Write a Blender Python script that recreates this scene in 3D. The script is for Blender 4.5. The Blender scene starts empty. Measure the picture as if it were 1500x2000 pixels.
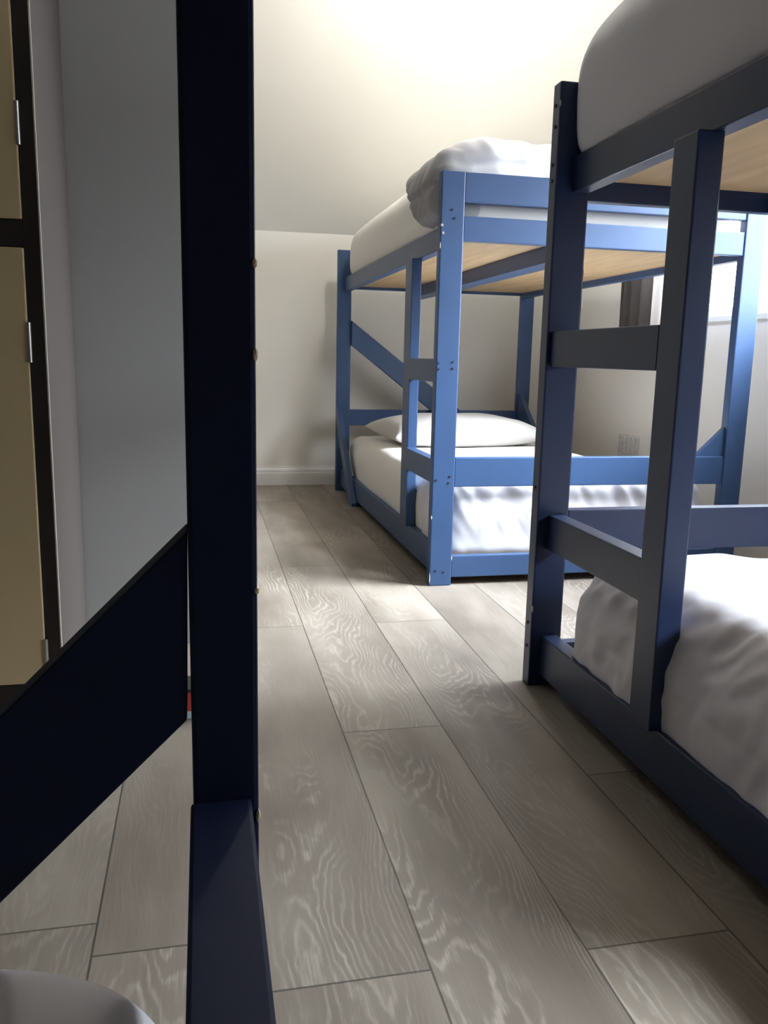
import bpy, bmesh, math, random
from mathutils import Vector, Matrix, noise

# ---------------------------------------------------------------- camera, world, lights, exposure
sc = bpy.context.scene
C = sc.collection
FPX = 1628.97
PITCH, ROLL, YAW = math.radians(10.48758394), math.radians(1.24762727), math.radians(12.3432843)
f_ = Vector((math.sin(YAW)*math.cos(PITCH), math.cos(YAW)*math.cos(PITCH), -math.sin(PITCH)))
r_ = Vector((math.cos(YAW), -math.sin(YAW), 0)); u_ = r_.cross(f_)
cr, sr = math.cos(ROLL), math.sin(ROLL)
R0 = cr*r_ + sr*u_; U0 = -sr*r_ + cr*u_
cam_d = bpy.data.cameras.new('camera'); cam = bpy.data.objects.new('camera', cam_d); C.objects.link(cam)
cam_d.sensor_fit = 'VERTICAL'; cam_d.sensor_height = 24.0; cam_d.lens = FPX*24.0/2000.0
cam_d.clip_start = 0.02
mw = Matrix((R0, U0, -f_)).transposed().to_4x4(); mw.translation = Vector((0, 0, 0.80))
cam.matrix_world = mw
sc.camera = cam

sc.view_settings.view_transform = 'Standard'; sc.view_settings.look = 'None'
sc.view_settings.gamma = 1.0; sc.view_settings.use_curve_mapping = False
sc.view_settings.exposure = 0.12
try:
    sc.cycles.use_denoising = True
    sc.cycles.max_bounces = 12; sc.cycles.diffuse_bounces = 8
    sc.cycles.sample_clamp_indirect = 8.0
except Exception:
    pass

WIN_Y0, WIN_Y1, WIN_Z0, WIN_Z1 = 1.70, 3.76, 1.004, 1.98      # the window in the right wall
WIN2 = (0.05, 0.85)                                             # a second, nearer window of the same height
XR, XL, YF, YB, ZC = 2.20, -1.90, 5.21, -1.75, 2.60             # room
KNEE = 1.526                                                    # height of the far wall under the slope

world = bpy.data.worlds.new('daylight'); sc.world = world; world.use_nodes = True
bg = world.node_tree.nodes['Background']
wt = world.node_tree                    # an overcast sky: bright above, dim ground below the horizon
wg = wt.nodes.new('ShaderNodeTexCoord'); ws = wt.nodes.new('ShaderNodeSeparateXYZ'); wr = wt.nodes.new('ShaderNodeValToRGB')
wm = wt.nodes.new('ShaderNodeMath'); wm.operation = 'MULTIPLY_ADD'; wm.inputs[1].default_value = .5; wm.inputs[2].default_value = .5
wt.links.new(wg.outputs['Generated'], ws.inputs[0]); wt.links.new(ws.outputs[2], wm.inputs[0]); wt.links.new(wm.outputs[0], wr.inputs[0])
e_ = wr.color_ramp.elements; e_[0].position = .47; e_[0].color = (.22, .22, .21, 1); e_[1].position = .53; e_[1].color = (.86, .93, 1.0, 1)
# the cloud in front of the sun glows on the south side
wd = wt.nodes.new('ShaderNodeVectorMath'); wd.operation = 'DOT_PRODUCT'; wd.inputs[1].default_value = Vector((.74, -.24, .60)).normalized()
wt.links.new(wg.outputs['Generated'], wd.inputs[0])
wx = wt.nodes.new('ShaderNodeMath'); wx.operation = 'MAXIMUM'; wx.inputs[1].default_value = 0; wt.links.new(wd.outputs['Value'], wx.inputs[0])
wp = wt.nodes.new('ShaderNodeMath'); wp.operation = 'POWER'; wp.inputs[1].default_value = 14; wt.links.new(wx.outputs[0], wp.inputs[0])
wq = wt.nodes.new('ShaderNodeMath'); wq.operation = 'MULTIPLY_ADD'; wq.inputs[1].default_value = 170.0; wq.inputs[2].default_value = 14.0
wt.links.new(wp.outputs[0], wq.inputs[0]); wt.links.new(wq.outputs[0], bg.inputs['Strength'])
wt.links.new(wr.outputs[0], bg.inputs['Color'])

def area(name, loc, target, sx, sy, power, col, portal=False):
    d = bpy.data.lights.new(name, 'AREA'); d.shape = 'RECTANGLE'; d.size = sx; d.size_y = sy
    d.energy = power; d.color = col
    if portal: d.cycles.is_portal = True
    o = bpy.data.objects.new(name, d); C.objects.link(o); o.location = loc
    o.rotation_euler = (Vector(target)-Vector(loc)).to_track_quat('-Z', 'Y').to_euler()
    return o
area('window_daylight_portal', (XR+0.16, (WIN_Y0+WIN_Y1)/2, (WIN_Z0+WIN_Z1)/2), (0, (WIN_Y0+WIN_Y1)/2, (WIN_Z0+WIN_Z1)/2),
     WIN_Y1-WIN_Y0, WIN_Z1-WIN_Z0, 1.0, (1, 1, 1), True)
area('window_daylight_portal', (XR+0.16, sum(WIN2)/2, (WIN_Z0+WIN_Z1)/2), (0, sum(WIN2)/2, (WIN_Z0+WIN_Z1)/2),
     WIN2[1]-WIN2[0], WIN_Z1-WIN_Z0, 1.0, (1, 1, 1), True)

# ---------------------------------------------------------------- materials
def mat(name, col=(.8, .8, .8), rough=.5, bump=0.0, bscale=40.0, var=0.0, vscale=6.0, spec=.5, metal=0.0, stretch=(1, 1, 1), detail=3):
    m = bpy.data.materials.new(name); m.use_nodes = True
    nt = m.node_tree; p = nt.nodes['Principled BSDF']
    p.inputs['Base Color'].default_value = (*col, 1); p.inputs['Roughness'].default_value = rough
    p.inputs['Specular IOR Level'].default_value = spec; p.inputs['Metallic'].default_value = metal
    tc = nt.nodes.new('ShaderNodeTexCoord'); mp = nt.nodes.new('ShaderNodeMapping')
    mp.inputs['Scale'].default_value = stretch
    nt.links.new(tc.outputs['Object'], mp.inputs['Vector'])
    if var > 0:
        n = nt.nodes.new('ShaderNodeTexNoise'); n.inputs['Scale'].default_value = vscale; n.inputs['Detail'].default_value = detail
        r = nt.nodes.new('ShaderNodeValToRGB')
        r.color_ramp.elements[0].position = .3; r.color_ramp.elements[1].position = .7
        r.color_ramp.elements[0].color = (*[c*(1-var) for c in col], 1)
        r.color_ramp.elements[1].color = (*[min(1, c*(1+var)) for c in col], 1)
        nt.links.new(mp.outputs[0], n.inputs['Vector']); nt.links.new(n.outputs['Fac'], r.inputs[0])
        nt.links.new(r.outputs[0], p.inputs['Base Color'])
    if bump > 0:
        n = nt.nodes.new('ShaderNodeTexNoise'); n.inputs['Scale'].default_value = bscale; n.inputs['Detail'].default_value = 4
        b = nt.nodes.new('ShaderNodeBump'); b.inputs['Strength'].default_value = bump; b.inputs['Distance'].default_value = .004
        nt.links.new(mp.outputs[0], n.inputs['Vector']); nt.links.new(n.outputs['Fac'], b.inputs['Height'])
        nt.links.new(b.outputs[0], p.inputs['Normal'])
    return m

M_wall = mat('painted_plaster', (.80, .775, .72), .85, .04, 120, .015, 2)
M_part = mat('dimmed_grey_wall', (.37, .373, .368), .85, .04, 120, .015, 2)  # dimness put into the colour, greyed down because the partition came out too bright
M_taupe = mat('bounce_cutting_dark_wall', (.22, .20, .18), .85, .04, 120, .015, 2)  # for the unseen left and back walls, darkened to cut bounced light
M_ceil = mat('ceiling_paint', (.82, .80, .745), .9, .08, 120, .01, 2)
M_trim = mat('white_trim_paint', (.82, .82, .80), .45, .03, 60)
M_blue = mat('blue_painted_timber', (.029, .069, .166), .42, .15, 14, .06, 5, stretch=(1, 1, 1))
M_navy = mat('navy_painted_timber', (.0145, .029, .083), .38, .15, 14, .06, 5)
M_ink = mat('shaded_navy_painted_timber', (.007, .012, .040), .6, .15, 14, .06, 5, spec=.2)  # darker copy of the navy, the near bunk's shade put into the colour
M_chip = mat('chipped_bare_timber', (.55, .45, .33), .8)
M_hole = mat('dark_screw_hole', (.006, .008, .014), .7)
M_screw = mat('steel_screw', (.55, .56, .58), .35, metal=1.0)
M_ply = mat('plywood_board', (.52, .36, .20), .7, .1, 30, .16, 3, stretch=(6, .8, 1))
M_sheet = mat('white_fitted_sheet', (.88, .865, .84), .85, .10, 90)
M_duvet = mat('white_duvet_cotton', (.735, .73, .775), .8, .10, 60)
M_grey = mat('shade_grey_duvet_cotton', (.30, .30, .315), .75, .12, 60)  # grey stands in for the shade on the duvet's overhanging side
M_pillow = mat('white_pillowcase', (.68, .665, .645), .85, .10, 70)
M_cream = mat('cream_laminate', (.60, .49, .29), .45, .03, 30, .02, 3)
M_frame = mat('dark_brown_frame', (.016, .011, .010), .5, .08, 30)
M_side = mat('grey_brown_laminate', (.070, .057, .052), .6, .04, 30)
M_edge = mat('pale_edge_strip', (.62, .58, .52), .5)
M_steel = mat('brushed_hinge_metal', (.50, .48, .45), .35, metal=1.0)
M_dark = mat('black_plastic', (.02, .02, .02), .5)
M_red = mat('red_card', (.55, .06, .04), .6)
M_paleb = mat('pale_blue_card', (.55, .70, .78), .6)
M_vent = mat('painted_vent_metal', (.66, .65, .63), .5)
M_curt = mat('brown_curtain_cloth', (.045, .036, .031), .9, .2, 200, .1, 60, stretch=(1, 1, .1))
M_sheer = mat('pale_curtain_lining', (.55, .52, .50), .9, .2, 200)
for m_, tr in ((M_curt, .03), (M_sheer, .5)):
    nt = m_.node_tree; p = nt.nodes['Principled BSDF']; out = nt.nodes['Material Output']
    t = nt.nodes.new('ShaderNodeBsdfTranslucent'); mx = nt.nodes.new('ShaderNodeMixShader'); mx.inputs[0].default_value = tr
    t.inputs['Color'].default_value = p.inputs['Base Color'].default_value
    nt.links.new(p.outputs[0], mx.inputs[1]); nt.links.new(t.outputs[0], mx.inputs[2]); nt.links.new(mx.outputs[0], out.inputs[0])

def glass_mat():
    m = bpy.data.materials.new('window_glass'); m.use_nodes = True
    nt = m.node_tree; nt.nodes.clear()
    o = nt.nodes.new('ShaderNodeOutputMaterial'); mx = nt.nodes.new('ShaderNodeMixShader')
    t = nt.nodes.new('ShaderNodeBsdfTransparent'); g = nt.nodes.new('ShaderNodeBsdfGlossy')
    g.inputs['Roughness'].default_value = .02; mx.inputs[0].default_value = .06
    nt.links.new(t.outputs[0], mx.inputs[1]); nt.links.new(g.outputs[0], mx.inputs[2]); nt.links.new(mx.outputs[0], o.inputs[0])
    return m
M_glass = glass_mat()

def globe_mat(strength, col):
    m = bpy.data.materials.new('lit_opal_glass'); m.use_nodes = True
    p = m.node_tree.nodes['Principled BSDF']
    p.inputs['Base Color'].default_value = (.9, .9, .88, 1)
    p.inputs['Emission Color'].default_value = (*col, 1); p.inputs['Emission Strength'].default_value = strength
    return m

def floor_mat():
    m = bpy.data.materials.new('limed_oak_planks'); m.use_nodes = True
    nt = m.node_tree; L = nt.links; p = nt.nodes['Principled BSDF']
    def nd(t, **k):
        n = nt.nodes.new(t)
        for a, b in k.items(): setattr(n, a, b)
        return n
    def mth(op, a, b=None, c=None):
        n = nd('ShaderNodeMath', operation=op)
        for i, v in enumerate((a, b, c)):
            if v is None: continue
            if isinstance(v, (int, float)): n.inputs[i].default_value = v
            else: L.new(v, n.inputs[i])
        return n.outputs[0]
    def comb(x, y, z):
        n = nd('ShaderNodeCombineXYZ')
        for i, v in enumerate((x, y, z)):
            if isinstance(v, (int, float)): n.inputs[i].default_value = v
            else: L.new(v, n.inputs[i])
        return n.outputs[0]
    def noi(vec, detail=2, rough=.5, scale=1):
        n = nd('ShaderNodeTexNoise'); n.inputs['Scale'].default_value = scale; n.inputs['Detail'].default_value = detail
        n.inputs['Roughness'].default_value = rough
        L.new(vec, n.inputs['Vector']); return n.outputs['Fac']
    a = nd('ShaderNodeAttribute', attribute_name='puv'); s = nd('ShaderNodeSeparateXYZ'); L.new(a.outputs['Vector'], s.inputs[0])
    b = nd('ShaderNodeAttribute', attribute_name='rnd'); t = nd('ShaderNodeSeparateColor'); L.new(b.outputs['Color'], t.inputs[0])
    u, v, ln = s.outputs; r1, r2, r3 = t.outputs
    off = mth('MULTIPLY', r1, 60.0)
    n1 = noi(comb(mth('MULTIPLY', u, 9), mth('MULTIPLY', v, 2.3), off), 1.5, .45)
    n2 = noi(comb(mth('MULTIPLY', u, 45), mth('MULTIPLY', v, 16), off), 2, .5)
    u2 = mth('ADD', u, mth('MULTIPLY', mth('SUBTRACT', r2, .5), .12))
    sgn = mth('SUBTRACT', mth('MULTIPLY', mth('GREATER_THAN', r3, .5), 2), 1)
    f = mth('ADD', mth('MULTIPLY', mth('MULTIPLY', u2, u2), 520.0),
            mth('ADD', mth('MULTIPLY', mth('MULTIPLY', v, sgn), 11.0),
                mth('ADD', mth('MULTIPLY', n1, 17.0), mth('MULTIPLY', n2, 1.9))))
    w = mth('SINE', mth('MULTIPLY', f, 5.2))
    line = mth('POWER', mth('ADD', mth('MULTIPLY', w, .5), .5), 2.8)
    patch = noi(comb(mth('MULTIPLY', u, 7), mth('MULTIPLY', v, 2.0), mth('ADD', off, 11)), 2)
    pm = nd('ShaderNodeMapRange'); L.new(patch, pm.inputs[0]); pm.inputs[1].default_value = .42; pm.inputs[2].default_value = .62
    fib = noi(comb(mth('MULTIPLY', u, 330), mth('MULTIPLY', v, 9), off), 3, .6)
    cloud = noi(comb(mth('MULTIPLY', u, 5), mth('MULTIPLY', v, 1.6), mth('ADD', off, 31)), 3, .55)
    base = nd('ShaderNodeValToRGB'); L.new(cloud, base.inputs[0])
    e = base.color_ramp.elements; e[0].position = .3; e[1].position = .72
    e[0].color = (.165, .139, .114, 1); e[1].color = (.325, .288, .245, 1)
    mixl = nd('ShaderNodeMix', data_type='RGBA'); L.new(base.outputs[0], mixl.inputs[6]); mixl.inputs[7].default_value = (.45, .41, .36, 1)
    amt = mth('MULTIPLY', mth('MULTIPLY', line, pm.outputs[0]), mth('ADD', mth('MULTIPLY', r2, .75), .08))
    streak = mth('ADD', mth('MULTIPLY', mth('SUBTRACT', fib, .38), 2.2), .40)
    amt = mth('MULTIPLY', amt, streak)
    L.new(mth('ADD', amt, mth('MULTIPLY', mth('SUBTRACT', fib, .5), .35)), mixl.inputs[0])
    hsv = nd('ShaderNodeHueSaturation'); L.new(mixl.outputs[2], hsv.inputs['Color'])
    L.new(mth('ADD', mth('MULTIPLY', r3, .22), .89), hsv.inputs['Value'])
    # seams between planks
    du = mth('SUBTRACT', .111, mth('ABSOLUTE', u)); dv = mth('MINIMUM', v, mth('SUBTRACT', ln, v))
    dmin = mth('MINIMUM', du, dv)
    seam = nd('ShaderNodeMapRange'); L.new(dmin, seam.inputs[0]); seam.inputs[1].default_value = .0006; seam.inputs[2].default_value = .0024
    seam.inputs[3].default_value = .30; seam.inputs[4].default_value = 1.0
    mul = nd('ShaderNodeMix', data_type='RGBA', blend_type='MULTIPLY'); mul.inputs[0].default_value = 1
    L.new(hsv.outputs[0], mul.inputs[6]); L.new(seam.outputs[0], mul.inputs[7])
    L.new(mul.outputs[2], p.inputs['Base Color'])
    p.inputs['Roughness'].default_value = .5; p.inputs['Specular IOR Level'].default_value = .35
    bm_ = nd('ShaderNodeBump'); bm_.inputs['Strength'].default_value = .25; bm_.inputs['Distance'].default_value = .002
    hgt = mth('ADD', mth('MULTIPLY', seam.outputs[0], 1.0), mth('MULTIPLY', line, .12)); L.new(hgt, bm_.inputs['Height'])
    L.new(bm_.outputs[0], p.inputs['Normal'])
    return m
M_floor = floor_mat()

# ---------------------------------------------------------------- helpers
def link(name, bm, m, parent=None, loc=(0, 0, 0), smooth=False):
    me = bpy.data.meshes.new(name); bm.to_mesh(me); bm.free()
    for mm in (m if isinstance(m, (list, tuple)) else [m]): me.materials.append(mm)
    if smooth:
        for p in me.polygons: p.use_smooth = True
    o = bpy.data.objects.new(name, me); C.objects.link(o)
    o.location = loc
    if parent is not None: o.parent = parent
    return o
def tag(o, label, cat, group=None):
    o['label'] = label; o['category'] = cat
    if group: o['group'] = group
    return o
def struct(o):
    o['kind'] = 'structure'; return o
def thing(name, loc, label, cat, group=None):
    o = bpy.data.objects.new(name, None); C.objects.link(o); o.location = loc; o.empty_display_size = .1
    return tag(o, label, cat, group)
def add_box(bm, a, b, bev=0.0):
    a, b = Vector(a), Vector(b); c = (a+b)/2; s = b-a
    r = bmesh.ops.create_cube(bm, size=1.0, matrix=Matrix.Translation(c) @ Matrix.Diagonal((s.x, s.y, s.z, 1)))
    if bev > 0:
        es = list({e for v in r['verts'] for e in v.link_edges})
        bmesh.ops.bevel(bm, geom=es, offset=bev, segments=2, affect='EDGES', profile=.6)
def root_loc(p):
    return p.location if p is not None else Vector((0, 0, 0))
def box(name, a, b, m, parent=None, bev=.003, base=None):
    """one box mesh given in world coordinates, origin at its centre; base = the world position of the parent's frame"""
    a, b = Vector(a), Vector(b); c = (a+b)/2
    bm = bmesh.new(); add_box(bm, a-c, b-c, bev)
    off = base if base is not None else root_loc(parent)
    return link(name, bm, m, parent, c-Vector(off))
def prism(name, pts, axis, lo, hi, m, parent=None, bev=.003):
    """polygon extruded along 'x' or 'y'; pts are (y,z) for x, (x,z) for y; world coordinates"""
    bm = bmesh.new()
    def P(p, t): return (t, p[0], p[1]) if axis == 'x' else (p[0], t, p[1])
    A = [bm.verts.new(P(p, lo)) for p in pts]; B = [bm.verts.new(P(p, hi)) for p in pts]
    bm.faces.new(A); bm.faces.new(B[::-1])
    n = len(pts)
    for i in range(n): bm.faces.new((A[i], B[i], B[(i+1) % n], A[(i+1) % n]))
    bmesh.ops.recalc_face_normals(bm, faces=bm.faces)
    if bev: bmesh.ops.bevel(bm, geom=list(bm.edges), offset=bev, segments=2, affect='EDGES', profile=.6)
    c = sum((v.co for v in bm.verts), Vector())/len(bm.verts)
    for v in bm.verts: v.co -= c
    return link(name, bm, m, parent, c-Vector(root_loc(parent)))
def soft(name, a, b, rad, m, step=.03, disp=None, deform=None, parent=None, sub=1):
    """cloth-like rounded block a..b (world), rounded by rad=(rx,ry,rz) and pushed along its normals by disp(p, n)"""
    a, b = Vector(a), Vector(b); c = (a+b)/2; h = (b-a)/2
    rx, ry, rz = rad[:3]; rzt = rz; rzb = rad[3] if len(rad) > 3 else rz
    bm = bmesh.new(); seen = {}
    N = [max(3, int(round(2*h[i]/step))) for i in range(3)]
    def key(i, j, k):
        if (i, j, k) in seen: return seen[(i, j, k)]
        q = Vector((-h.x+2*h.x*i/N[0], -h.y+2*h.y*j/N[1], -h.z+2*h.z*k/N[2]))
        rz = rzt if q.z > 0 else rzb
        inner = Vector((max(-(h.x-rx), min(h.x-rx, q.x)), max(-(h.y-ry), min(h.y-ry, q.y)), max(-(h.z-rzb), min(h.z-rzt, q.z))))
        d = q-inner; e = Vector((d.x/rx, d.y/ry, d.z/rz))
        mx_ = max(abs(e.x), abs(e.y), abs(e.z))
        if e.length > 1e-9:
            e2 = e*(mx_/e.length)
            # soften: keep full reach on the faces
            q2 = inner+Vector((e2.x*rx, e2.y*ry, e2.z*rz)); n = Vector((e.x/rx, e.y/ry, e.z/rz)).normalized()
        else:
            q2 = q; n = Vector((0, 0, 1))
        w = q2+c
        if deform: w = deform(w)
        if disp: w = w+n*disp(w, n)
        seen[(i, j, k)] = bm.verts.new(w-c); return seen[(i, j, k)]
    for ax in range(3):
        o1, o2 = [x for x in range(3) if x != ax]
        for side in (0, N[ax]):
            for i in range(N[o1]):
                for j in range(N[o2]):
                    idx = []
                    for (di, dj) in ((0, 0), (1, 0), (1, 1), (0, 1)):
                        t = [0, 0, 0]; t[ax] = side; t[o1] = i+di; t[o2] = j+dj; idx.append(key(*t))
                    try: bm.faces.new(idx)
                    except ValueError: pass
    bmesh.ops.recalc_face_normals(bm, faces=bm.faces)
    o = link(name, bm, m, parent, c-Vector(root_loc(parent)), smooth=True)
    if sub:
        md = o.modifiers.new('sub', 'SUBSURF'); md.levels = sub; md.render_levels = sub
    return o
def nz(p, s, seed=0.0):
    return noise.noise(Vector((p.x*s[0]+seed, p.y*s[1]+seed*1.7, p.z*s[2]-seed)))
def ridge(p, s, seed=0.0):
    return 1.0-2.0*abs(nz(p, s, seed))
def dots(owner, pts, axis, at, r=.005, m=None, name='screw_hole', base=None):
    """small round heads on a face: axis 'y' -> pts (x,z) on the plane y=at; axis 'x' -> pts (y,z) on x=at"""
    for p in pts:
        bm = bmesh.new()
        rot = Matrix.Rotation(math.pi/2, 4, 'X') if axis == 'y' else Matrix.Rotation(math.pi/2, 4, 'Y')
        bmesh.ops.create_cone(bm, cap_ends=True, segments=12, radius1=r, radius2=r*.8, depth=.003, matrix=rot)
        w = Vector((p[0], at, p[1])) if axis == 'y' else Vector((at, p[0], p[1]))
        link(name, bm, m or M_hole, owner, w-Vector(base))

# ---------------------------------------------------------------- the room
def build_floor():
    random.seed(4)
    W = .222; Ln = 1.46
    known = {0: .942, 1: 1.665, 2: .94, -1: 1.05, 3: 1.40}
    me = bpy.data.meshes.new('floor'); verts = []; faces = []; uvs = []; rn = []
    k0 = math.floor((XL-.062)/W); k1 = math.ceil((XR+.062)/W)
    for k in range(k0, k1):
        xa, xb = .062+k*W, .062+(k+1)*W
        j = known.get(k, (k*.617 % 1)*Ln)
        j -= math.ceil((j-YB)/Ln)*Ln
        y = j
        while y < YF:
            ca, cb = max(xa, XL), min(xb, XR); ya, yb = max(y, YB), min(y+Ln, YF)
            if cb > ca and yb > ya:
                i = len(verts); verts += [(ca, ya, 0), (cb, ya, 0), (cb, yb, 0), (ca, yb, 0)]; faces.append((i, i+1, i+2, i+3))
                xm = (xa+xb)/2
                uvs += [(x-xm, yy-y, Ln) for (x, yy) in ((ca, ya), (cb, ya), (cb, yb), (ca, yb))]
                rn.append((random.random(), random.random(), random.random(), 1))
            y += Ln
    me.from_pydata(verts, [], faces)
    at = me.attributes.new('puv', 'FLOAT_VECTOR', 'CORNER')
    for i, q in enumerate(uvs): at.data[i].vector = q
    at = me.attributes.new('rnd', 'FLOAT_COLOR', 'FACE')
    for i, q in enumerate(rn): at.data[i].color = q
    me.materials.append(M_floor)
    o = bpy.data.objects.new('floor', me); C.objects.link(o); struct(o)
    return o
build_floor()
T = .12
def wallbox(name, parts, m=M_wall):
    bm = bmesh.new()
    for a, b in parts: add_box(bm, a, b)
    return struct(link(name, bm, m))
YS = YF-(ZC-KNEE)                       # where the slope meets the flat ceiling
wallbox('wall_far', [((XL-T, YF, -.1), (XR+T, YF+T, KNEE+.15))])
wallbox('wall_left', [((XL-T, YB-T, -.1), (XL, YF, ZC))], M_taupe)
wallbox('wall_back', [((XL, YB-T, -.1), (XR, YB, ZC))], M_taupe)
RT = .16
wallbox('wall_right', [((XR, YB-T, -.1), (XR+RT, YF, WIN_Z0)), ((XR, YB-T, WIN_Z1), (XR+RT, YF, ZC)), ((XR, YB-T, WIN_Z0), (XR+RT, WIN2[0], WIN_Z1)),
                       ((XR, WIN2[1], WIN_Z0), (XR+RT, WIN_Y0, WIN_Z1)), ((XR, WIN_Y1, WIN_Z0), (XR+RT, YF, WIN_Z1))])
PX, PY0, PY1 = .045, 2.30, 2.42         # short partition wall behind the locker
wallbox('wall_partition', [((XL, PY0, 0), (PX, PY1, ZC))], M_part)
bm = bmesh.new()
add_box(bm, (XL-T, YB-T, ZC), (XR+RT, YS, ZC+.1))
vs = [bm.verts.new(q) for q in ((XL-T, YS, ZC), (XR+RT, YS, ZC), (XR+RT, YF+T, KNEE-T), (XL-T, YF+T, KNEE-T),
                                (XL-T, YS, ZC+.1), (XR+RT, YS, ZC+.1), (XR+RT, YF+T, KNEE-T+.14), (XL-T, YF+T, KNEE-T+.14))]
for q in ((0, 1, 2, 3), (7, 6, 5, 4), (0, 4, 5, 1), (1, 5, 6, 2), (2, 6, 7, 3), (3, 7, 4, 0)): bm.faces.new([vs[i] for i in q])
bmesh.ops.recalc_face_normals(bm, faces=bm.faces)
struct(link('ceiling', bm, M_ceil))
# moulded baseboard on the far wall
def baseboard(name, x0, x1, y, parent=None):
    prof = [(0, 0), (-.016, 0), (-.016, .074), (-.013, .080), (-.0135, .088), (-.011, .098), (-.006, .106), (-.005, .115), (0, .115)]
    bm = bmesh.new()
    A = [bm.verts.new((x0, y+p[0], p[1])) for p in prof]; B = [bm.verts.new((x1, y+p[0], p[1])) for p in prof]
    bm.faces.new(A); bm.faces.new(B[::-1])
    for i in range(len(prof)): bm.faces.new((A[i], B[i], B[(i+1) % len(prof)], A[(i+1) % len(prof)]))
    bmesh.ops.recalc_face_normals(bm, faces=bm.faces)
    return struct(link(name, bm, M_trim))
baseboard('baseboard_far', XL, XR, YF)

# window in the right wall: frame, mullion, panes, sill
wx0, wx1 = XR+.06, XR+.11
def window(name, y0, y1):
    bm = bmesh.new(); fw = .045
    add_box(bm, (wx0, y0, WIN_Z0), (wx1, y1, WIN_Z0+fw), .003); add_box(bm, (wx0, y0, WIN_Z1-fw), (wx1, y1, WIN_Z1), .003)
    ym = (y0+y1)/2
    for ya, yb in ((y0, y0+fw), (ym-.02, ym+.02), (y1-fw, y1)): add_box(bm, (wx0, ya, WIN_Z0+fw), (wx1, yb, WIN_Z1-fw), .003)
    win = struct(link(name, bm, M_trim))
    for ya, yb in ((y0+fw, ym-.02), (ym+.02, y1-fw)):
        box('window_pane', (wx0+.02, ya, WIN_Z0+fw), (wx0+.026, yb, WIN_Z1-fw), M_glass, win, 0)
    box('window_sill', (XR-.012, y0-.02, WIN_Z0-.02), (wx0, y1+.02, WIN_Z0+.004), M_trim, win, .003)
window('window_1', WIN_Y0, WIN_Y1)
window('window_2', *WIN2)

# ---------------------------------------------------------------- the bunks
PT, PW, HB = .040, .081, 1.407          # post thickness, width, height
def bunk(name, x0, x1, yn, yf, flip, M, label, yladder, zend=(1.188, 1.269)):
    """x0..x1 across, yn..yf along; the ladder stands beside the post at the near (flip=False) or far (flip=True) end of the x0 side"""
    t = thing(name, ((x0+x1)/2, (yn+yf)/2, 0), label, 'bunk bed', 'blue painted bunk beds')
    i = .040                             # rails are set in from the outer face of the posts
    posts = {}; pw, pt = PW, PT
    for sx in (0, 1):
        for sy in (0, 1):
            xa = x0 if sx == 0 else x1-pw
            ya = yn if sy == 0 else yf-pt
            posts[sx, sy] = box('corner_post', (xa, ya, 0), (xa+pw, ya+pt, HB), M, t, .004)
    xi0, xi1 = x0+i, x1-i
    ys0, ys1 = yn+pt, yf-pt
    for z0, z1, nm in ((.03, .132, 'side_rail'), (1.175, 1.252, 'side_rail')):
        for xa in (xi0-(.012 if z0 < 1 else 0), xi1-.04): box(nm, (xa, ys0, z0), (xa+.04, ys1, z1), M, t)
    for z0, z1 in ((.029, .107), zend):
        for ya in (yn+.004, yf-pt+.006): box('end_rail', (x0+pw, ya, z0), (x1-pw, ya+pt-.01, z1), M, t)
    box('bed_board', (xi0+.04, ys0, 1.203), (xi1-.04, ys1, 1.218), M_ply, t, 0)
    box('bed_board', (xi0+.03, ys0, .050), (xi1-.04, ys1, .065), M_ply, t, 0)
    return t, posts, (xi0, xi1, ys0, ys1)

# --- far bunk -------------------------------------------------------------
FX0, FX1, FY0, FY1 = .779, 1.995, 2.781, 4.985
far, fp, (xi0, xi1, ys0, ys1) = bunk('bunk_bed', FX0, FX1, FY0, FY1, False, M_blue,
    'bright blue wooden bunk bed standing by the far wall under the slope', 3.2)
for z0, z1 in ((.357, .461), (1.310, 1.407)):
    box('guard_rail', (FX0+PW, FY0+.004, z0), (FX1-PW, FY0+.034, z1), M_blue, far)
box('guard_rail', (FX0+PW, FY1-.034, .395), (FX1-PW, FY1-.004, .490), M_blue, far)
box('ladder_post', (FX0+.012, 3.205, .132), (FX0+.05, 3.312, 1.175), M_blue, far)
for z0, z1 in ((.720, .800), (.368, .452)):
    box('ladder_rung', (FX0+.004, ys0, z0), (FX0+.042, 3.205, z1), M_blue, far)
box('center_support', (1.20, ys0-.03, 1.143), (1.29, ys1, 1.203), M_blue, far)
prism('diagonal_brace', [(FX0+PW, 1.008), (FX0+PW, .868), (1.48, .395), (1.67, .395)], 'y', FY1-.066, FY1-.034, M_blue, far)
prism('diagonal_brace', [(4.945, .52), (4.945, .40), (4.50, .0), (4.385, .0), (4.385, .02)], 'x', FX0+.0, FX0+.028, M_blue, far)
prism('corner_gusset', [(4.945, .60), (4.945, .36), (4.62, .36)], 'x', FX1-.075, FX1-.045, M_blue, far)
prism('corner_gusset', [(1.918, .575), (1.918, .452), (1.79, .452)], 'y', FY0+.012, FY0+.034, M_blue, far)
b0 = fp[0, 0].location+far.location
dots(fp[0, 0], [(.817, 1.285), (.826, 1.258), (.787, .785), (.838, .79), (.788, .765), (.838, .768), (.792, .382), (.838, .372), (.842, .395),
                (.80, .055), (.83, .05)], 'y', FY0-.0005, .0045, base=b0)
dots(fp[0, 0], [(.784, 1.235), (.788, 1.21)], 'y', FY0-.0005, .0055, M_screw, 'screw', base=b0)

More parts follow.
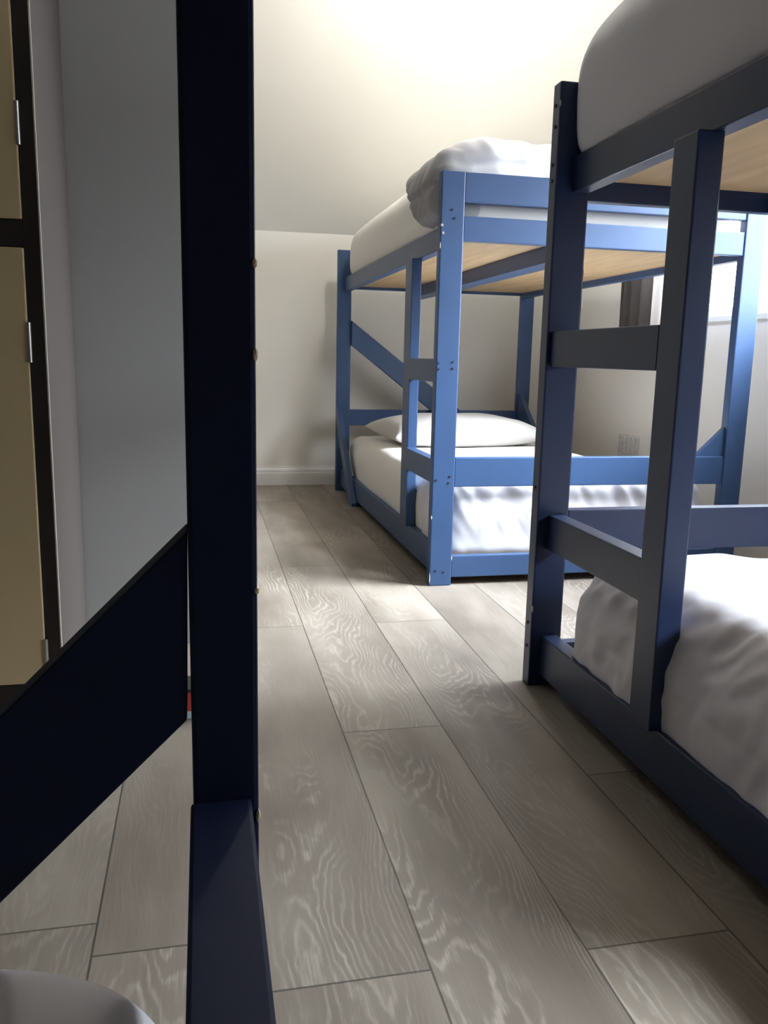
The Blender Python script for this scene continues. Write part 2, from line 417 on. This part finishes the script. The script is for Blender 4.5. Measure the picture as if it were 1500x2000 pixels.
# --- right bunk -----------------------------------------------------------
RX0, RX1, RY0, RY1 = .782, 1.995, -.33, 1.889
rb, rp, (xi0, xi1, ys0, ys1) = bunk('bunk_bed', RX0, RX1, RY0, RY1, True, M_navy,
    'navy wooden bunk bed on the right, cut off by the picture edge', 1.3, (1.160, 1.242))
box('guard_rail', (RX0+PW, RY1-.038, .340), (RX1-PW, RY1-.004, .446), M_navy, rb)
box('ladder_post', (RX0+.010, 1.300, .132), (RX0+.058, 1.375, 1.175), M_navy, rb)
box('ladder_rung', (RX0+.010, 1.375, .787), (RX0+.050, ys1, .868), M_navy, rb)
box('ladder_rung', (RX0+.030, 1.375, .350), (RX0+.070, ys1, .435), M_navy, rb)
box('center_support', (1.33, ys0, 1.118), (1.41, ys1, 1.188), M_navy, rb)
b0 = rp[0, 1].location+rb.location
dots(rp[0, 1], [(1.872, 1.36), (1.868, 1.315), (1.872, 1.235), (1.868, 1.20), (1.87, .50), (1.87, .16), (1.87, .10)], 'x', RX0-.0005, .0045, base=b0)

# --- near bunk, the camera looks along its guard rail ---------------------
NX0, NX1, NY0, NY1 = -1.19, .039, -1.52, .72
nb = thing('bunk_bed', ((NX0+NX1)/2, (NY0+NY1)/2, 0), 'very dark navy bunk bed frame closest to the viewer, crossing the left side', 'bunk bed', 'blue painted bunk beds')
for xa in (NX0, NX1-.052):
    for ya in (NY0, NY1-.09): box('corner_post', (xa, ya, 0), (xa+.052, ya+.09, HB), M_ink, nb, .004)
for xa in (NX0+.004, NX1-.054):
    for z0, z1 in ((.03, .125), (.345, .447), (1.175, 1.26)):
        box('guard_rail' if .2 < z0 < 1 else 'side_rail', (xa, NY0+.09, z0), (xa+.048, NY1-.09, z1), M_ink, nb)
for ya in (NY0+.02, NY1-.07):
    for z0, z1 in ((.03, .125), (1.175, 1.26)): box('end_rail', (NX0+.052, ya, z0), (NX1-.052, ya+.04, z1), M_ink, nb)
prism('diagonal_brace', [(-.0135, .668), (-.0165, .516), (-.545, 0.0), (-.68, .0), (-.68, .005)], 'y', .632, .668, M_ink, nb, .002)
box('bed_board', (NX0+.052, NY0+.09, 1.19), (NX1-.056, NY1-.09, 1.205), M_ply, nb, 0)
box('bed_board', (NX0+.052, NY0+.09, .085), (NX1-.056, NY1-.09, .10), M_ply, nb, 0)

# small chips of missing paint
def chips(owner, pts, m=M_chip):
    b = owner.location+owner.parent.location
    for x, y, z, h in pts:
        bm = bmesh.new(); bmesh.ops.create_icosphere(bm, subdivisions=1, radius=1.0, matrix=Matrix.Diagonal((.0022, .0022, h, 1)))
        link('paint_chip', bm, m, owner, Vector((x, y, z))-b)
near_post = [o for o in nb.children if o.name.startswith('corner_post')][3]
chips(near_post, [(.0385, .631, .80, .006), (.0385, .631, .865, .004), (.0385, .6305, .43, .007), (.0385, .631, .62, .003)])
chips(fp[0, 0], [(FX0+.001, FY0+.001, .03, .022), (FX0+.001, FY0+.001, .25, .008), (FX0+.001, FY0+.001, 1.17, .012), (FX0+.08, FY0+.001, .10, .010)])
chips(rp[0, 1], [(RX0+.0805, RY1-.0395, 1.0, .012), (RX0+.0805, RY1-.0395, .93, .016), (RX0+.001, RY1-.0395, 1.36, .008), (RX0+.001, RY1-.0395, .2, .01)], M_edge)

# ---------------------------------------------------------------- bedding
def wr_sheet(p, n):
    return .006*nz(p, (3, 2.5, 5), 3.1)+.003*nz(p, (9, 7, 14), 8)
# far bunk, lower bed
tag(soft('mattress', (.832, 2.835, .066), (1.90, 4.90, .345), (.07, .10, .12, .06), M_sheet, .035, wr_sheet),
    'white sheeted mattress on the lower bed of the bright blue bunk', 'mattress')
def wr_far(p, n):
    k = max(.25, min(1, (p.z-.10)/.12))
    d = .010*nz(p, (4, 4, 6), 1)+k*(.013*ridge(p+Vector((.5*p.z, 0, 0)), (13, 6, 1.5), 4)*.6+.006*ridge(p+Vector((.5*p.z, 0, 0)), (24, 8, 5), 9)*.7)
    return d
tag(soft('duvet', (.826, 2.832, .066), (1.895, 3.16, .375), (.09, .08, .13, .06), M_duvet, .014, wr_far),
    'rumpled white duvet folded at the foot of the blue bunk\'s lower bed', 'duvet')
def pil(name, c, L, Wd, H, rz, label, tilt=0.0, m=M_pillow):
    bm = bmesh.new(); nu, nv = 40, 26; top = {}; bot = {}
    for i in range(nu+1):
        for j in range(nv+1):
            u = -1+2*i/nu; v = -1+2*j/nv
            pin = 1-.07*(1-u*u)*abs(v)**2; pin2 = 1-.10*(1-v*v)*abs(u)**2
            prof = max(0, (1-abs(u)**3.2))**.5*max(0, (1-abs(v)**3.0))**.5
            x = u*L/2*pin2; y = v*Wd/2*pin
            w = .008*noise.noise(Vector((u*3, v*3, 1.0)))
            z = H/2*prof
            edge = i in (0, nu) or j in (0, nv)
            top[i, j] = bm.verts.new((x, y, z+w*prof))
            bot[i, j] = top[i, j] if edge else bm.verts.new((x, y, -z*.85+w*.3*prof))
    for i in range(nu):
        for j in range(nv):
            bm.faces.new((top[i, j], top[i+1, j], top[i+1, j+1], top[i, j+1]))
            q = (bot[i, j+1], bot[i+1, j+1], bot[i+1, j], bot[i, j])
            try: bm.faces.new(q)
            except ValueError: pass
    bmesh.ops.recalc_face_normals(bm, faces=bm.faces)
    o = link(name, bm, m, None, c, True); o.rotation_euler = (tilt, 0, rz)
    md = o.modifiers.new('sub', 'SUBSURF'); md.levels = 1; md.render_levels = 1
    return tag(o, label, 'pillow')
pil('pillow', (1.355, 4.40, .412), .90, .56, .18, .10, 'plump white pillow on the lower bed of the bright blue bunk', .03)
# far bunk, upper bed
tag(soft('mattress', (.815, 2.84, 1.220), (1.95, 4.88, 1.515), (.10, .15, .15, .06), M_sheet, .035, wr_sheet),
    'white sheeted mattress on the upper bed of the bright blue bunk', 'mattress')
def wr_up(p, n):
    return .014*nz(p, (4, 3, 5), 6)+.010*ridge(p+Vector((.4*p.z, 0, 0)), (16, 6, 5), 2)*.7
tag(soft('duvet', (.815, 2.822, 1.36), (1.93, 3.24, 1.548), (.16, .12, .13, .05), M_duvet, .016, wr_up),
    'white duvet heaped on the upper bed of the bright blue bunk', 'duvet')
def drape_def(p):
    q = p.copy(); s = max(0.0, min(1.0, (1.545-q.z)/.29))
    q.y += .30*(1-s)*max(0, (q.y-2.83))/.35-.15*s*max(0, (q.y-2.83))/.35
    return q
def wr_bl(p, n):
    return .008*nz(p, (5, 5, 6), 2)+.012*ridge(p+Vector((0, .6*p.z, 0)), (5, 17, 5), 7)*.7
tag(soft('drape', (.766, 2.83, 1.262), (.95, 3.20, 1.505), (.07, .05, .16, .04), M_grey, .014, wr_bl, drape_def),  # duvet's overhanging side as its own mesh, shade put into its colour
    'grey blanket hanging over the edge of the blue bunk\'s upper mattress', 'drape')
# right bunk
def wr_r(p, n):
    d = .010*nz(p, (3, 3, 4), 5)
    q = p+Vector((.25*p.y, .35*p.z, .2*p.y))
    return d+.012*ridge(q, (2.6, 7, 7), 2)*.6+.0065*ridge(q, (4.5, 19, 15), 6)*.9+.003*ridge(q, (9, 40, 30), 3)*.8
tag(soft('mattress', (.85, -.27, .066), (1.93, 1.70, .215), (.07, .08, .06, .05), M_sheet, .04, wr_sheet),
    'white sheeted mattress under the duvet on the lower bed of the navy right bunk', 'mattress')
tag(soft('duvet', (.826, .80, .066), (1.93, 1.775, .36), (.10, .12, .17, .07), M_duvet, .012, wr_r),
    'rumpled white duvet on the lower bed of the navy right bunk', 'duvet')
def ru_def(p):
    q = p.copy(); k = max(0, (q.z-1.40)/.26)
    if q.x < 1.2: q.x += .17*k*k*(1.2-q.x)/.384
    if q.y > 1.3: q.y -= .05*k*k*(q.y-1.3)/.59
    return q
def wr_ru(p, n):
    return .012*nz(p, (2.5, 2.2, 3), 9)+.003*ridge(p, (8, 9, 8), 4)
tag(soft('duvet', (.816, -.28, 1.222), (1.94, 1.89, 1.66), (.13, .07, .22, .05), M_duvet, .035, wr_ru, ru_def),
    'smooth white duvet piled on the upper bed of the navy right bunk', 'duvet')
# near bunk
def near_def(p):
    q = p.copy(); q.z += -.034*max(0, min(1, (q.x+.16)/.12))*(1 if q.z > .2 else 0); return q
tag(soft('duvet', (-1.12, -1.40, .104), (-.016, .618, .360), (.12, .06, .10), M_duvet, .03, wr_r, near_def),
    'white duvet corner at the bottom left, on the lower bed of the nearest bunk', 'duvet')

# ---------------------------------------------------------------- locker on the left
LX1, LY0, LY1 = -.319, 1.90, 2.295
LX0 = LX1-.62
lk = thing('locker', ((LX0+LX1)/2, (LY0+LY1)/2, 0), 'tall cream doored locker with dark brown frame at the left edge', 'locker')
box('side_panel', (LX1-.018, LY0+.004, 0), (LX1, LY1, 2.06), M_side, lk, .001)
box('side_panel', (LX0, LY0+.004, 0), (LX0+.018, LY1, 2.06), M_side, lk, .001)
box('top_panel', (LX0+.018, LY0+.02, 2.04), (LX1-.018, LY1, 2.06), M_side, lk, .001)
box('back_panel', (LX0+.018, LY1-.012, 0), (LX1-.018, LY1, 2.04), M_side, lk, .001)
bm = bmesh.new(); o_ = lk.location
fr = .034
for a, b in (((LX1-fr, LY0, 0), (LX1-.003, LY0+.02, 2.05)), ((LX0, LY0, 0), (LX0+fr, LY0+.02, 2.05)),
             ((LX0+fr, LY0, 1.008), (LX1-fr, LY0+.02, 1.060)), ((LX0+fr, LY0, 0), (LX1-fr, LY0+.02, .06)), ((LX0+fr, LY0, 2.0), (LX1-fr, LY0+.02, 2.05))):
    add_box(bm, Vector(a)-o_, Vector(b)-o_, .0015)
link('face_frame', bm, M_frame, lk)
box('edge_strip', (LX1-.003, LY0-.0005, 0), (LX1, LY0+.004, 2.06), M_edge, lk, 0)
for z0, z1, hz in ((.062, 1.006, (.125, .815)), (1.062, 1.998, (1.245, 1.85))):
    d = box('door', (LX0+fr+.002, LY0-.004, z0), (LX1-fr-.001, LY0+.014, z1), M_cream, lk, .003)
    db = d.location+lk.location
    for h in hz:
        bm = bmesh.new()
        bmesh.ops.create_cone(bm, cap_ends=True, segments=12, radius1=.0042, radius2=.0042, depth=.082)
        add_box(bm, (-.004, .001, -.041), (.0045, .004, .041))
        link('hinge', bm, M_steel, d, Vector((LX1-fr+.001, LY0-.006, h))-db)
    box('handle', (LX0+fr+.03, LY0-.022, (z0+z1)/2-.05), (LX0+fr+.042, LY0-.004, (z0+z1)/2+.05), M_steel, d, .002, base=db)

# ---------------------------------------------------------------- curtain beside the window
def curtain(name, y0, y1, z0, z1, m, x, folds, amp, label):
    bm = bmesh.new(); nu, nv = 90, 24; g = {}
    for i in range(nu+1):
        for j in range(nv+1):
            s = i/nu; t = j/nv
            y = y0+(y1-y0)*s+.012*(1-t)*math.sin(3*s+1)
            g[i, j] = bm.verts.new((x+amp*math.sin(s*folds*2*math.pi+.6*t)+.3*amp*math.sin(s*folds*5+2), y, z0+(z1-z0)*t))
    for i in range(nu):
        for j in range(nv): bm.faces.new((g[i, j], g[i+1, j], g[i+1, j+1], g[i, j+1]))
    o = link(name, bm, m, None, (0, 0, 0), True)
    md = o.modifiers.new('thick', 'SOLIDIFY'); md.thickness = .003
    return o
cu = curtain('curtain', 3.79, 4.125, .87, 2.06, M_curt, XR-.062, 3.5, .020, '')
tag(cu, 'dark brown curtain hanging at the far side of the window', 'curtain')
ln = curtain('lining', 3.69, 3.79, .87, 2.06, M_sheer, XR-.062, 1.0, .014, ''); ln.parent = cu
rod = bmesh.new(); bmesh.ops.create_cone(rod, cap_ends=True, segments=16, radius1=.011, radius2=.011, depth=3.56, matrix=Matrix.Rotation(math.pi/2, 4, 'X'))
for yy in (-1.6, 1.6): add_box(rod, (-.006, yy-.008, -.01), (.062, yy+.008, .01))
tag(link('curtain_rod', rod, M_dark, None, (XR-.062, 2.52, 2.075), True), 'black curtain rod above the window', 'rod')

# small vent low on the right wall
vt = thing('wall_vent', (XR-.006, 4.03, .345), 'small pale square vent low on the right wall beyond the blue bunk', 'vent')
bm = bmesh.new()
for a, b in (((-.0, -.11, -.08), (.006, .11, -.068)), ((-.0, -.11, .068), (.006, .11, .08)), ((0, -.11, -.068), (.006, -.098, .068)), ((0, .098, -.068), (.006, .11, .068))):
    add_box(bm, a, b, .001)
link('frame', bm, M_vent, vt)
bm = bmesh.new()
for k in range(7): add_box(bm, (.001, -.098, -.064+k*.0185), (.004, .098, -.054+k*.0185))
for k in range(4): add_box(bm, (.0005, -.07+k*.045, -.068), (.003, -.062+k*.045, .068))
link('grille', bm, M_vent, vt)

# little carton on the floor, glimpsed behind the dark post
ct = thing('carton', (.0, 1.83, 0), 'small red and pale blue carton on the floor behind the nearest dark post', 'carton')
box('carton_base', (-.056, 1.79, 0), (.04, 1.87, .018), M_paleb, ct, .002)
box('carton_body', (-.056, 1.79, .018), (.04, 1.87, .062), M_red, ct, .002)
box('carton_lid', (-.057, 1.789, .062), (.041, 1.871, .070), M_dark, ct, .001)

# ceiling lamp (just above the picture)
lp = thing('ceiling_lamp', (1.02, 3.40, ZC), 'round white opal ceiling lamp glowing above the blue bunk', 'lamp')
bm = bmesh.new(); bmesh.ops.create_cone(bm, cap_ends=True, segments=32, radius1=.07, radius2=.06, depth=.03, matrix=Matrix.Translation((0, 0, -.015)))
link('lamp_base', bm, M_trim, lp)
bm = bmesh.new(); bmesh.ops.create_uvsphere(bm, u_segments=32, v_segments=16, radius=.085, matrix=Matrix.Translation((0, 0, -.10)))
link('lamp_globe', bm, globe_mat(135, (1.0, .96, .89)), lp, (0, 0, 0), True)
